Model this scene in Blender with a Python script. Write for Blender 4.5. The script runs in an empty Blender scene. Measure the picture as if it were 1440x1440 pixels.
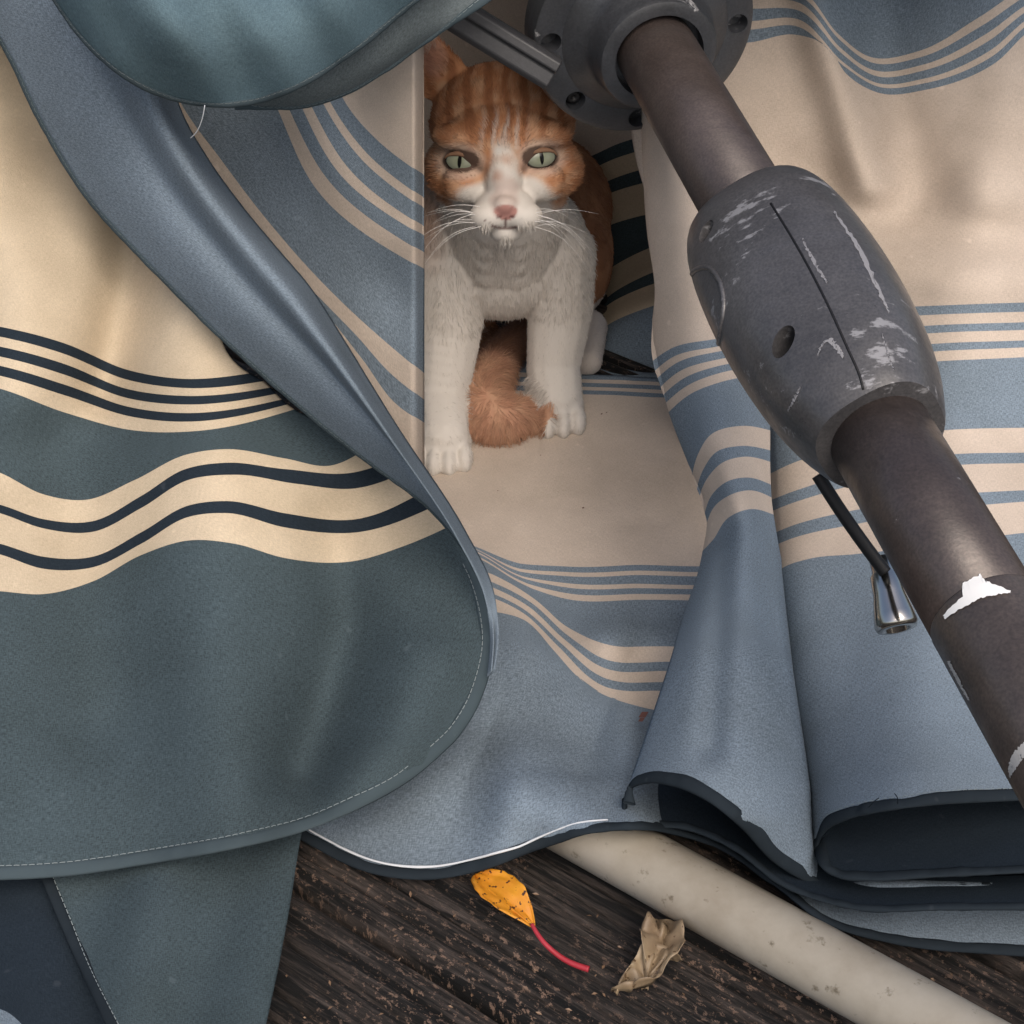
import bpy, bmesh, math, random
import numpy as np
from mathutils import Vector, Matrix, noise
from mathutils.bvhtree import BVHTree
random.seed(4); rng=np.random.default_rng(7)
S=bpy.context.scene
# ------------------------------------------------------------------ camera
PITCH=math.radians(38); F=1440/(2*.275)
C=np.array([0,-math.cos(PITCH),math.sin(PITCH)])
FW=np.array([0,math.cos(PITCH),-math.sin(PITCH)]); UP=np.array([0,math.sin(PITCH),math.cos(PITCH)]); RT=np.array([1.,0,0])
cd=bpy.data.cameras.new("camera"); cam=bpy.data.objects.new("camera",cd); S.collection.objects.link(cam)
cam.location=C; cam.rotation_euler=(math.radians(90)-PITCH,0,0)
cd.sensor_width=36; cd.lens=36/.55; cd.clip_start=.01; cd.clip_end=500
S.camera=cam
# survey helpers: sight-line through a traced point, cut with a real plane of the scene
def sight(px,py):
    px=np.asarray(px,float);py=np.asarray(py,float)
    return FW+((px-720)/F)[...,None]*RT+((720-py)/F)[...,None]*UP
def at_y(px,py,Y):
    d=sight(px,py); t=(np.asarray(Y,float)-C[1])/d[...,1]; return C+d*t[...,None]
def at_z(px,py,z=0.):
    d=sight(px,py); t=(np.asarray(z,float)-C[2])/d[...,2]; return C+d*t[...,None]
def at_d(px,py,t):
    return C+sight(px,py)*np.asarray(t,float)[...,None]
# ------------------------------------------------------------------ material helpers
def newmat(name):
    m=bpy.data.materials.new(name); m.use_nodes=True; nt=m.node_tree
    return m,nt,nt.nodes["Principled BSDF"]
def N(nt,t,**k):
    n=nt.nodes.new(t)
    for a,b in k.items(): setattr(n,a,b)
    return n
def ramp(nt,src,stops,interp='LINEAR'):
    r=N(nt,"ShaderNodeValToRGB"); r.color_ramp.interpolation=interp
    e=r.color_ramp.elements
    while len(e)<len(stops): e.new(.5)
    for i,(p,c) in enumerate(stops):
        e[i].position=p; e[i].color=(*c,1) if len(c)==3 else c
    nt.links.new(src,r.inputs[0]); return r
def noise_tex(nt,vec,scale,detail=4,rough=.55,mapscale=None):
    if mapscale is not None:
        mp=N(nt,"ShaderNodeMapping"); mp.inputs["Scale"].default_value=mapscale; nt.links.new(vec,mp.inputs[0]); vec=mp.outputs[0]
    n=N(nt,"ShaderNodeTexNoise"); n.inputs["Scale"].default_value=scale; n.inputs["Detail"].default_value=detail; n.inputs["Roughness"].default_value=rough
    nt.links.new(vec,n.inputs["Vector"]); return n
def mix(nt,a,b,fac,mode='MIX'):
    m=N(nt,"ShaderNodeMix",data_type='RGBA',blend_type=mode)
    for s,v in ((m.inputs[0],fac),(m.inputs[6],a),(m.inputs[7],b)):
        if hasattr(v,'links') or hasattr(v,'is_linked'): nt.links.new(v,s)
        else: s.default_value=v if not isinstance(v,tuple) else ((*v,1) if len(v)==3 else v)
    return m.outputs[2]
def bump(nt,b,h,strength,dist):
    n=N(nt,"ShaderNodeBump"); n.inputs["Strength"].default_value=strength; n.inputs["Distance"].default_value=dist
    nt.links.new(h,n.inputs["Height"]); nt.links.new(n.outputs[0],b.inputs["Normal"]); return n
def cloth(name,col,dirt=.25,thread=.30):
    m,nt,b=newmat(name)
    uv=N(nt,"ShaderNodeUVMap"); tc=N(nt,"ShaderNodeTexCoord")
    n1=noise_tex(nt,uv.outputs[0],1.0,1,.6,(2600,520,1)); n2=noise_tex(nt,uv.outputs[0],1.0,1,.6,(520,2600,1))
    mx=N(nt,"ShaderNodeMath",operation='ADD'); nt.links.new(n1.outputs[0],mx.inputs[0]); nt.links.new(n2.outputs[0],mx.inputs[1])
    h=N(nt,"ShaderNodeMath",operation='MULTIPLY'); h.inputs[1].default_value=.5; nt.links.new(mx.outputs[0],h.inputs[0])
    r=ramp(nt,h.outputs[0],[(.36,(1-thread,)*3),(.64,(1+thread,)*3)])
    c=mix(nt,col,r.outputs[0],1.0,'MULTIPLY')
    big=noise_tex(nt,tc.outputs["Object"],7,6,.66)
    r2=ramp(nt,big.outputs[0],[(.3,(1-dirt,1-dirt*1.05,1-dirt*1.15)),(.65,(1.06,1.06,1.06))])
    c=mix(nt,c,r2.outputs[0],1.0,'MULTIPLY')
    sp=noise_tex(nt,tc.outputs["Object"],140,1,.5)
    r3=ramp(nt,sp.outputs[0],[(.0,(0,0,0)),(.74,(0,0,0)),(.82,(.25,.25,.25))])
    c=mix(nt,c,tuple(min(1,x*1.5+.05) for x in col),r3.outputs[0])
    nt.links.new(c,b.inputs["Base Color"])
    b.inputs["Roughness"].default_value=1.; b.inputs["Specular IOR Level"].default_value=.03
    ad=N(nt,"ShaderNodeMath",operation='MULTIPLY_ADD'); nt.links.new(big.outputs[0],ad.inputs[0]); ad.inputs[1].default_value=7.; nt.links.new(h.outputs[0],ad.inputs[2])
    bump(nt,b,ad.outputs[0],.35,.0008)
    return m
M={}
M['B']=cloth("canvas_blue_outer",(.188,.237,.287),.26,.32)
M['C']=cloth("canvas_cream_outer",(.56,.478,.405),.24,.12)
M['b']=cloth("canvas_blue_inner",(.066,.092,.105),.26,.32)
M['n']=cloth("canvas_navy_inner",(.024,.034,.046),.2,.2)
M['c']=cloth("canvas_cream_inner",(.62,.52,.385),.28,.12)
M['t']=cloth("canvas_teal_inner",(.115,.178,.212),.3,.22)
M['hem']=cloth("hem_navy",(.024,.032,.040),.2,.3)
M['hemb']=cloth("hem_blue",(.068,.093,.107),.2,.3)
M['thread']=cloth("stitch_thread",(.22,.26,.27),.1,.1)
M['pip']=cloth("white_edge_piping",(.66,.69,.72),.1,.1)
# ------------------------------------------------------------------ object helpers
def link(o,parent=None):
    S.collection.objects.link(o)
    if parent: o.parent=parent
    return o
def empty(name):
    e=bpy.data.objects.new(name,None); e.empty_display_size=.1; S.collection.objects.link(e); return e
def mesh_obj(name,verts,faces,mats,parent=None,smooth=True,midx=None):
    me=bpy.data.meshes.new(name); me.from_pydata([tuple(v) for v in verts],[],[tuple(f) for f in faces])
    for m in (mats if isinstance(mats,(list,tuple)) else [mats]): me.materials.append(m)
    if smooth: me.polygons.foreach_set("use_smooth",[True]*len(me.polygons))
    if midx is not None: me.polygons.foreach_set("material_index",midx)
    me.update()
    return link(bpy.data.objects.new(name,me),parent)
umb=empty("patio_umbrella")
def spline(P,n):
    P=np.array(P,float); k=len(P)
    d=np.sqrt(((P[1:,:2]-P[:-1,:2])**2).sum(1)); d=np.maximum(d,1e-3) if P.shape[1]==3 and np.abs(P).max()>5 or P.shape[1]==2 else np.maximum(np.sqrt(((P[1:]-P[:-1])**2).sum(1)),1e-5)
    u=np.concatenate([[0],np.cumsum(d)])
    T=np.zeros_like(P)
    if k==2: T[:]=(P[1]-P[0])/d[0]
    else:
        s=(P[1:]-P[:-1])/d[:,None]
        T[1:-1]=(s[:-1]*d[1:,None]+s[1:]*d[:-1,None])/(d[1:]+d[:-1])[:,None]
        T[0]=1.5*s[0]-.5*T[1]; T[-1]=1.5*s[-1]-.5*T[-2]
    def ev(q):
        i=np.clip(np.searchsorted(u,q,side='right')-1,0,k-2); h=d[i]; t=((q-u[i])/h)[:,None]; h=h[:,None]
        return (2*t**3-3*t**2+1)*P[i]+(t**3-2*t**2+t)*h*T[i]+(-2*t**3+3*t**2)*P[i+1]+(t**3-t**2)*h*T[i+1]
    q=np.linspace(0,u[-1],n*4); E=ev(q); L=np.concatenate([[0],np.cumsum(np.sqrt(((E[1:,:2]-E[:-1,:2])**2).sum(1)))])
    return ev(np.interp(np.linspace(0,L[-1],n),L,q))
def patch(name,rows,bands,depth=None,nu=150,step=7,wr=.0018,wf=9.,seed=0.,lift=None,post=None):
    """cloth sheet: rows follow the woven stripes, bands are the yarn colours between them"""
    R=np.array([spline(r,nu) for r in rows]) # k,nu,2/3
    k=len(R)
    d=np.maximum(np.sqrt(((R[1:,:,:2]-R[:-1,:,:2])**2).sum(2)).mean(1),2.)
    u=np.concatenate([[0],np.cumsum(d)])
    s=(R[1:]-R[:-1])/d[:,None,None]; T=np.zeros_like(R)
    if k==2: T[:]=s[0]
    else:
        T[1:-1]=(s[:-1]*d[1:,None,None]+s[1:]*d[:-1,None,None])/(d[1:]+d[:-1])[:,None,None]
        T[0]=1.5*s[0]-.5*T[1]; T[-1]=1.5*s[-1]-.5*T[-2]
    G=[R[0]];band=[];V=[0.]
    for i in range(k-1):
        ns=max(2,int(math.ceil(d[i]/step)))
        for j in range(1,ns+1):
            t=j/ns;h=d[i]
            G.append((2*t**3-3*t**2+1)*R[i]+(t**3-2*t**2+t)*h*T[i]+(-2*t**3+3*t**2)*R[i+1]+(t**3-t**2)*h*T[i+1])
            band.append(i);V.append(u[i]+t*h)
    G=np.array(G); nv=len(G)
    if G.shape[2]==3: Y=G[:,:,2]
    else: Y=None
    if depth is not None: Y=depth(G[:,:,0],G[:,:,1]) if Y is None else Y+depth(G[:,:,0],G[:,:,1])
    if lift is not None: P=at_z(G[:,:,0],G[:,:,1],lift(G[:,:,0],G[:,:,1]))
    else: P=at_y(G[:,:,0],G[:,:,1],Y)
    P=P.copy()
    # soft natural rumples
    for a in range(nv):
        for b in range(nu):
            p=P[a,b]; w=noise.noise(Vector((p[0]*wf+seed,p[1]*wf,p[2]*wf)))+.45*noise.noise(Vector((p[0]*wf*2.7,p[1]*wf*2.7+seed,p[2]*wf*2.7)))
            P[a,b,1]-=wr*w*.5; P[a,b,2]+=abs(wr*w) if lift is not None else wr*w*.6
    if post: P=post(P)
    idx=np.arange(nv*nu).reshape(nv,nu)
    q=np.stack([idx[:-1,:-1],idx[:-1,1:],idx[1:,1:],idx[1:,:-1]],-1).reshape(-1,4)
    keys=[];mi=[]
    for bnd in band:
        key=bands[bnd]
        if key not in keys: keys.append(key)
        mi+= [keys.index(key)]*(nu-1)
    o=mesh_obj(name,P.reshape(-1,3),q.tolist(),[M[x] for x in keys],umb,True,mi)
    uv=o.data.uv_layers.new(name="UVMap")
    du=np.concatenate([[0],np.cumsum(np.sqrt(((P[:,1:]-P[:,:-1])**2).sum(2)).mean(0))])
    dv=np.concatenate([[0],np.cumsum(np.sqrt(((P[1:]-P[:-1])**2).sum(2)).mean(1))])
    U=np.stack(np.meshgrid(du,dv),-1).reshape(-1,2)
    li=np.zeros(len(o.data.loops),int); o.data.loops.foreach_get("vertex_index",li)
    uv.data.foreach_set("uv",U[li].ravel())
    sm=o.modifiers.new("thick","SOLIDIFY"); sm.thickness=.0007; sm.offset=0
    return P
def hem(name,E,I,mat='hem',w=.0055,th=.0011,stitch=True,piping=None,endtaper=False):
    """folded hem: flattened tube following cloth edge E, I = point rows a little inside"""
    E=np.array(E);I=np.array(I)
    T=np.gradient(E,axis=0); T/=np.linalg.norm(T,axis=1)[:,None]+1e-9
    D=I-E; D-=T*(D*T).sum(1)[:,None]; D/=np.linalg.norm(D,axis=1)[:,None]+1e-9
    for _ in range(10): D[1:-1]=(D[:-2]+D[1:-1]*2+D[2:])/4
    Nn=np.cross(T,D); Nn/=np.linalg.norm(Nn,axis=1)[:,None]+1e-9
    flip=np.sign(((C-E)*Nn).sum(1)); flip[flip==0]=1; Nn*=flip[:,None]
    for _ in range(8): Nn[1:-1]=(Nn[:-2]+Nn[1:-1]*2+Nn[2:])/4
    Nn/=np.linalg.norm(Nn,axis=1)[:,None]+1e-9
    seg=10;V=[];Fc=[]
    for i in range(len(E)):
        ww=w*(1+.18*noise.noise(Vector(E[i]*60))); th2=th*(1+.5*noise.noise(Vector(E[i]*180)))
        if endtaper: 
            f=min(1,(len(E)-1-i)/(len(E)*.12))+.03; ww*=f; th2*=f
        for j in range(seg):
            a=2*math.pi*j/seg
            V.append(E[i]+D[i]*(ww*.5-.0006+ww*.5*math.cos(a))+Nn[i]*th2*math.sin(a))
    for i in range(len(E)-1):
        for j in range(seg):
            Fc.append((i*seg+j,i*seg+(j+1)%seg,(i+1)*seg+(j+1)%seg,(i+1)*seg+j))
    mesh_obj(name,V,Fc,M[mat],umb)
    if piping:
        a_,b_=piping; n=len(E); V=[];Fc=[]
        rng_=range(int(n*a_),int(n*b_))
        for i in rng_:
            wid=.0006*math.sin(math.pi*(i-rng_[0])/(len(rng_)-1))**.4*(1+.4*noise.noise(Vector(E[i]*90)))+.00005
            for j in range(6):
                a=2*math.pi*j/6; V.append(E[i]+D[i]*(w*.90+wid*math.cos(a))+Nn[i]*(.0016+.0005*math.sin(a)))
        for i in range(len(rng_)-1):
            for j in range(6): Fc.append((i*6+j,i*6+(j+1)%6,(i+1)*6+(j+1)%6,(i+1)*6+j))
        mesh_obj(name+"_piping",V,Fc,M['pip'],umb)
    if stitch:
        L=np.concatenate([[0],np.cumsum(np.linalg.norm(E[1:]-E[:-1],axis=1))]); V=[];Fc=[]
        s=.001
        def at(arr,x): return np.array([np.interp(x,L,arr[:,c]) for c in range(3)])
        while s<L[-1]*(.86 if endtaper else 1)-.004:
            a=at(E,s)+at(D,s)*w*.80+at(Nn,s)*(th*.95); b=at(E,s+.0024)+at(D,s+.0024)*w*.80+at(Nn,s+.0024)*(th*.95)
            dd=at(D,s)*.00018; nn=at(Nn,s)*.0003; k=len(V); m=(a+b)/2+nn
            V+= [a-dd,a+dd,m-dd,m+dd,b-dd,b+dd]; Fc+=[(k,k+1,k+3,k+2),(k+2,k+3,k+5,k+4)]
            s+=.0032
        mesh_obj(name+"_stitch",V,Fc,M['thread'],umb)
def gauss(x,c,w): return np.exp(-((x-c)/w)**2)
def fold(x,y,poly,width,amp):
    """ridge along a polyline"""
    poly=np.array(poly,float); best=np.full(x.shape,1e9)
    for a,b in zip(poly[:-1],poly[1:]):
        ab=b-a; t=np.clip(((x-a[0])*ab[0]+(y-a[1])*ab[1])/(ab@ab),0,1)
        best=np.minimum(best,np.hypot(x-a[0]-t*ab[0],y-a[1]-t*ab[1]))
    return amp*np.exp(-(best/width)**2)
def ip(y,tab): 
    t=np.array(tab,float); return np.interp(y,t[:,0],t[:,1])
def smooth_ip(y,tab):
    return (ip(y-40,tab)+ip(y-20,tab)+ip(y,tab)+ip(y+20,tab)+ip(y+40,tab))/5
def ss(x,a,b): t=np.clip((x-a)/(b-a),0,1); return t*t*(3-2*t)

# ------------------------------------------------------------------ LEFT FLAP (underside showing)
def dA(x,y):
    Y=smooth_ip(y,[(-200,.17),(-60,.12),(300,.02),(460,-.03),(700,-.10),(900,-.17),(1100,-.235),(1245,-.28),(1400,-.3)])
    Y=Y+fold(x,y,[(60,-60),(90,150)],90,.03)
    Y=Y-fold(x,y,[(-20,250),(30,420),(20,560)],60,.012)
    Y=Y+fold(x,y,[(110,640),(120,760),(150,1000)],80,.012)
    Y=Y+fold(x,y,[(190,180),(185,400),(150,540)],48,.024)
    Y=Y-fold(x,y,[(270,420),(300,600),(300,800),(330,1250)],90,.016)
    Y=Y+fold(x,y,[(475,740),(488,880),(430,1080)],52,.017)
    Y=Y-fold(x,y,[(600,930),(560,1040),(480,1110)],60,.012)
    Y=Y+.012*gauss(x,560,50)*gauss(y,710,80)
    return Y
def L(*p): return [(-260,p[0][1]-15)]+list(p)
rA=[L((0,-140),(100,-140),(220,-140)),
 L((0,150),(60,200),(120,260),(180,320)),
 L((0,320),(90,345),(180,370),(290,430)),
 L((0,460),(90,483),(180,520),(260,533),(350,525)),
 L((0,474),(90,498),(180,534),(265,546),(370,536)),
 L((0,488),(90,512),(180,547),(265,557),(380,545)),
 L((0,502),(90,527),(180,560),(265,569),(388,554)),
 L((0,515),(90,541),(180,572),(265,581),(396,562)),
 L((0,529),(90,556),(180,585),(265,593),(404,569)),
 L((0,547),(90,580),(180,604),(280,606),(414,576)),
 L((0,665),(60,695),(120,703),(190,675),(260,640),(320,632),(400,645),(465,655),(520,628)),
 L((0,710),(60,730),(130,733),(200,697),(260,660),(320,651),(400,660),(500,664),(545,650)),
 L((0,722),(60,743),(130,748),(200,714),(265,675),(330,668),(420,681),(505,686),(562,668)),
 L((0,765),(60,783),(130,783),(200,748),(265,711),(320,705),(400,722),(505,730),(592,694)),
 L((0,780),(60,800),(130,798),(200,764),(265,727),(320,722),(400,742),(505,749),(612,712)),
 L((0,832),(60,836),(130,818),(200,780),(265,760),(330,765),(400,785),(495,790),(570,768),(634,740)),
 L((0,920),(130,905),(265,870),(400,890),(495,880),(600,850),(674,806)),
 L((0,1000),(200,980),(400,985),(560,960),(640,925),(692,875)),
 L((0,1090),(200,1070),(400,1065),(560,1030),(640,990),(690,935)),
 L((0,1160),(200,1140),(380,1110),(540,1065),(620,1030),(672,990)),
 L((0,1236),(100,1230),(200,1215),(330,1192),(420,1170),(500,1138),(570,1100),(640,1040))]
PA=patch("left_canopy_flap",rA,list('cccncncncbcncnc')+['b']*5,dA,nu=170,step=7,seed=3)
kk=int(len(PA)*.765)
Ea=np.concatenate([PA[kk:,-1],PA[-1,-2::-1]]); Ia=np.concatenate([PA[kk:-3,-6],PA[-4:-1,-6],PA[-6,-2::-1]])[:len(Ea)]
for _ in range(12):
    if _<3: Ea[1:-1]=(Ea[:-2]+2*Ea[1:-1]+Ea[2:])/4
    Ia[1:-1]=(Ia[:-2]+2*Ia[1:-1]+Ia[2:])/4
hem("left_flap_hem",Ea,Ia,'hemb',.0065,.0012)

# rolled border (outer face) of the flap
hemB=[(-110,-90,.07),(-40,0,.035),(0,60,.02),(60,180,0),(130,290,-.02),(200,365,-.04),(300,465,-.065),(400,555,-.09),(510,645,-.115),(600,712,-.13),(655,777,-.143),(680,832,-.158),(691,890,-.174),(690,945,-.193)]
midB=[(60,-120,.04),(90,-20,.0),(130,80,-.018),(180,180,-.035),(235,270,-.05),(290,340,-.065),(365,425,-.083),(440,500,-.10),(525,595,-.124),(593,676,-.138),(655,768,-.149),(684,830,-.162),(694,890,-.177),(691,945,-.194)]
topB=[(230,-120,.03),(232,20,.015),(245,145,.0),(290,230,-.012),(335,292,-.022),(385,352,-.032),(432,408,-.045),(475,475,-.062),(520,548,-.082),(562,615,-.105),(652,754,-.142),(687,826,-.160),(697,889,-.176),(692,946,-.193)]
t2B=[(x+4,y-4,Y+.030*max(0,min(1,(860-y)/300))) for x,y,Y in topB]
PB=patch("flap_rolled_border",[t2B,topB,midB,hemB],['B','B','B'],None,nu=190,step=7,seed=8,wr=.0028,wf=13)
hem("rolled_border_hem",PB[-1],PB[-5],'hemb',.0045,.0011,endtaper=True)

# striped cloth behind the border, ends in the upright fold left of the cat
def dB2(x,y):
    Y=.045-.055*np.clip((x-230)/360,0,1.1)+ip(y,[(-100,.05),(100,.01),(400,0),(660,-.015)])
    Y=Y+fold(x,y,[(470,-60),(500,200),(560,420)],45,.006)-fold(x,y,[(400,0),(430,160),(540,330)],45,.007)
    Y=Y+.030*np.clip((x-580)/14,0,1)**2
    return Y
rB2=[[(590,-140),(592,-100),(594,-50)],
 [(500,20),(540,60),(575,100),(596,150)],
 [(470,115),(490,150),(530,195),(596,246)],
 [(448,110),(468,150),(512,210),(596,278)],
 [(438,110),(458,152),(503,217),(596,292)],
 [(420,110),(440,153),(487,232),(596,318)],
 [(408,110),(426,153),(475,240),(596,331)],
 [(388,110),(407,153),(460,250),(596,355)],
 [(372,110),(391,153),(443,262),(596,378)],
 [(238,110),(258,150),(312,225),(375,308),(440,383),(510,452),(596,525)],
 [(225,110),(244,152),(300,240),(360,320),(430,398),(500,470),(550,525),(596,562)],
 [(222,112),(240,160),(300,260),(380,360),(450,430),(510,505),(560,570),(596,594)],
 [(220,114),(236,170),(290,290),(380,390),(450,480),(520,580),(565,632),(596,664)]]
PB2=patch("striped_canopy_panel",rB2,list('CCBCBCBCBCBC'),dB2,nu=120,step=6,seed=5,wr=.0016,wf=12)

# top flaps
hemC=[(20,-120,-.02),(75,0,-.05),(110,50,-.062),(170,106,-.078),(235,136,-.088),(300,147,-.092),(370,140,-.09),(445,108,-.082),(520,58,-.068),(590,0,-.05),(680,-90,-.02)]
C1=[(20,-190,-.05),(120,-60,-.085),(200,20,-.100),(300,60,-.108),(400,35,-.100),(500,-50,-.08),(620,-160,-.04)]
C0=[(60,-300,-.02),(180,-160,-.05),(300,-80,-.07),(420,-120,-.06),(560,-240,-.02)]
PC=patch("top_folded_flap",[C0,C1,hemC],['t','t'],lambda x,y:.005*np.sin(x*.021+y*.012)+.003*np.sin(x*.05-y*.03),nu=140,step=8,seed=11,wr=.006,wf=14)
hem("top_flap_hem",PC[-1],PC[-4],'hemb',.004,.0010)
hemC2=[(330,152,-.055),(380,152,-.055),(430,150,-.052),(485,133,-.047),(545,98,-.04),(610,52,-.03),(700,-8,-.02),(780,-80,-.01)]
C20=[(330,100,-.05),(360,110,-.06),(410,100,-.062),(470,70,-.055),(530,20,-.05),(600,-30,-.04),(680,-90,-.02),(740,-150,-.01)]
C2m=[(330,136,-.053),(372,140,-.06),(422,136,-.06),(472,120,-.055),(530,90,-.05),(590,45,-.04),(660,-20,-.02),(720,-110,-.01)]
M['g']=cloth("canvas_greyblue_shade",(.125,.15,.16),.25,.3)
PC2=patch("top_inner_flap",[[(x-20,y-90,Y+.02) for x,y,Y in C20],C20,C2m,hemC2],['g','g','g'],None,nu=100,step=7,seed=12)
hem("top_inner_hem",PC2[-1],PC2[-4],'hemb',.004,.001)
# canopy sheet added out of view above the den to shade the cat
def gtop(u,v): return np.array([-.46+.78*u,-.01+.55*v,.335+.03*math.sin(3*u)+.02*math.sin(5*v+u*3)])
V=[];Fc=[];n=60
for i in range(n):
    for j in range(n): V.append(gtop(j/(n-1),i/(n-1)))
for i in range(n-1):
    for j in range(n-1): Fc.append((i*n+j,i*n+j+1,(i+1)*n+j+1,(i+1)*n+j))
mesh_obj("added_shade_canopy",V,Fc,M['B'],umb)

# ------------------------------------------------------------------ PIPE geometry (needed for cloth lift)
pA=at_z(790,1150,.0150); pBt=at_z(1420,1500,.0150); 
pdir=(pBt-pA)/np.linalg.norm(pBt-pA)
def pipe_lift(x,y):
    P=at_z(x,y,.02); v=P-pA; s=(v*pdir).sum(-1); dist=np.sqrt(np.maximum((v*v).sum(-1)-s*s,0))
    endf=np.clip((s+.07)/.07,0,1); endf=endf*endf*(3-2*endf)
    return .032*np.exp(-(dist/.026)**2)*endf*np.clip((1330-x)/200,0,1)
# ------------------------------------------------------------------ FLOOR CLOTH
def zD(x,y):
    z=.0045+pipe_lift(x,y)
    z=z+.010*gauss(x,800,60)*gauss(y,960,120)+.012*gauss(x,640,70)*gauss(y,900,160)
    z=z+.010*fold(x,y,[(860,900),(880,1050),(900,1150)],40,1.)+.007*fold(x,y,[(700,930),(730,1050),(700,1200)],35,1.)
    z=z+.008*np.maximum(0,np.sin(x*.02+y*.008))*gauss(y,1010,160)
    z=z+.006*gauss(y,900,28)*ss(x,780,860)
    return z
X0=560
rD=[[(X0,518),(700,518),(820,528),(880,530),(1010,536)],
 [(X0,524),(700,524),(820,534),(880,536),(1010,542)],
 [(X0,530),(700,530),(820,539),(880,541),(1010,547)],
 [(X0,536),(700,536),(820,545),(880,547),(1010,553)],
 [(X0,541),(700,541),(820,550),(880,552),(1010,558)],
 [(X0,548),(700,549),(820,556),(880,558),(1010,563)],
 [(X0,553),(700,554),(820,561),(880,563),(1010,568)],
 [(X0,640),(700,640),(820,640),(1010,640)],
 [(X0,740),(655,767),(720,791),(800,798),(900,797),(1040,800)],
 [(X0,745),(660,772),(720,798),(800,806),(900,805),(1040,808)],
 [(X0,748),(665,775),(722,802),(800,812),(900,811),(1040,814)],
 [(X0,752),(667,778),(725,808),(800,822),(900,823),(1040,826)],
 [(X0,755),(669,781),(727,811),(800,828),(900,829),(1040,831)],
 [(X0,759),(671,786),(730,817),(800,836),(900,837),(1040,838)],
 [(X0,763),(674,790),(733,822),(800,844),(900,845),(1040,846)],
 [(X0,772),(650,797),(700,815),(750,843),(800,884),(850,906),(945,912),(1040,915)],
 [(X0,782),(650,808),(695,824),(747,850),(797,893),(850,927),(942,933),(1040,935)],
 [(X0,788),(650,813),(692,830),(745,857),(793,900),(850,940),(938,946),(1040,948)],
 [(X0,797),(650,822),(690,838),(742,864),(790,908),(850,954),(933,962),(1040,964)],
 [(X0,802),(650,827),(690,844),(740,869),(787,914),(850,966),(928,974),(1040,976)],
 [(X0,830),(650,850),(690,864),(740,878),(780,920),(835,970),(905,996),(1040,1000)],
 [(480,950),(600,960),(740,960),(880,1040),(1040,1060),(1250,1180),(1560,1200)],
 [(400,1080),(520,1100),(660,1110),(840,1095),(960,1110),(1080,1180),(1250,1260),(1560,1270)],
 [(370,1135),(410,1170),(450,1195),(525,1228),(600,1236),(680,1223),(760,1193),(850,1168),(925,1168),(1000,1188),(1080,1238),(1160,1298),(1250,1328),(1440,1345),(1600,1350)]]
bD=list('BCBCBC')+['C','C']+list('BCBCBC')+['B']+list('CBCBC')+['B','B','B']
PD=patch("floor_canopy_panel",rD,bD,None,nu=240,step=7,lift=zD,seed=2,wr=.0025,wf=12)
hem("floor_panel_hem",PD[-1],PD[-5],'hem',.0055,.0013,stitch=False,piping=(.03,.40))

# back wall of the den, rising from the floor cloth
def W(y0,y1,Y): return [(480,y0,Y),(700,y0,Y),(820,y0,Y),(870,(y0*.4+y1*.6),Y-.004),(918,y1,Y-.012),(1040,y1-25,Y-.03)]
rW=[W(520,530,.138),W(505,520,.152),W(478,430,.185),W(452,400,.215),W(444,384,.224),W(420,366,.24),W(405,348,.25),W(330,300,.262),W(312,278,.265),W(285,255,.268),W(268,235,.27),W(240,208,.27),W(222,188,.27),W(190,160,.27),W(100,80,.26),W(-120,-120,.22)]
patch("rear_canopy_panel",rW,list('BBcbccbccbcbCCC')[:len(rW)-1],None,nu=80,step=8,seed=9,wr=.004)

# ------------------------------------------------------------------ RIGHT DRAPE
def xcrease(y): return ip(y,[(100,1000),(480,1060),(610,1083),(800,1092),(950,1110),(1110,1136),(1230,1142)])
def dE2(x,y):
    Y=smooth_ip(y,[(-250,.2),(-50,.16),(130,.12),(300,.075),(430,.04),(600,0),(800,-.1),(1000,-.195),(1130,-.262),(1250,-.29)])
    Y=Y-fold(x,y,[(1140,-60),(1160,60),(1200,180),(1220,260)],36,.020)
    Y=Y+fold(x,y,[(1240,-60),(1250,130),(1300,260)],50,.012)
    Y=Y-fold(x,y,[(1400,-60),(1420,130),(1400,260)],60,.009)
    Y=Y-fold(x,y,[(1380,300),(1340,700),(1290,1000),(1280,1130)],100,.020)
    Y=Y-fold(x,y,[(1210,360),(1330,390),(1500,400)],45,.008)
    Y=Y+fold(x,y,[(1100,230),(1300,320),(1500,330)],40,.007)
    xc=xcrease(y)
    Y=Y+ss(y,500,600)*(.05*ss(xc-x,-6,8)+.020*np.exp(-np.abs(x-xc)/28))
    return Y
def R(*p): return list(p)+[(1640,p[-1][1]-6)]
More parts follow.
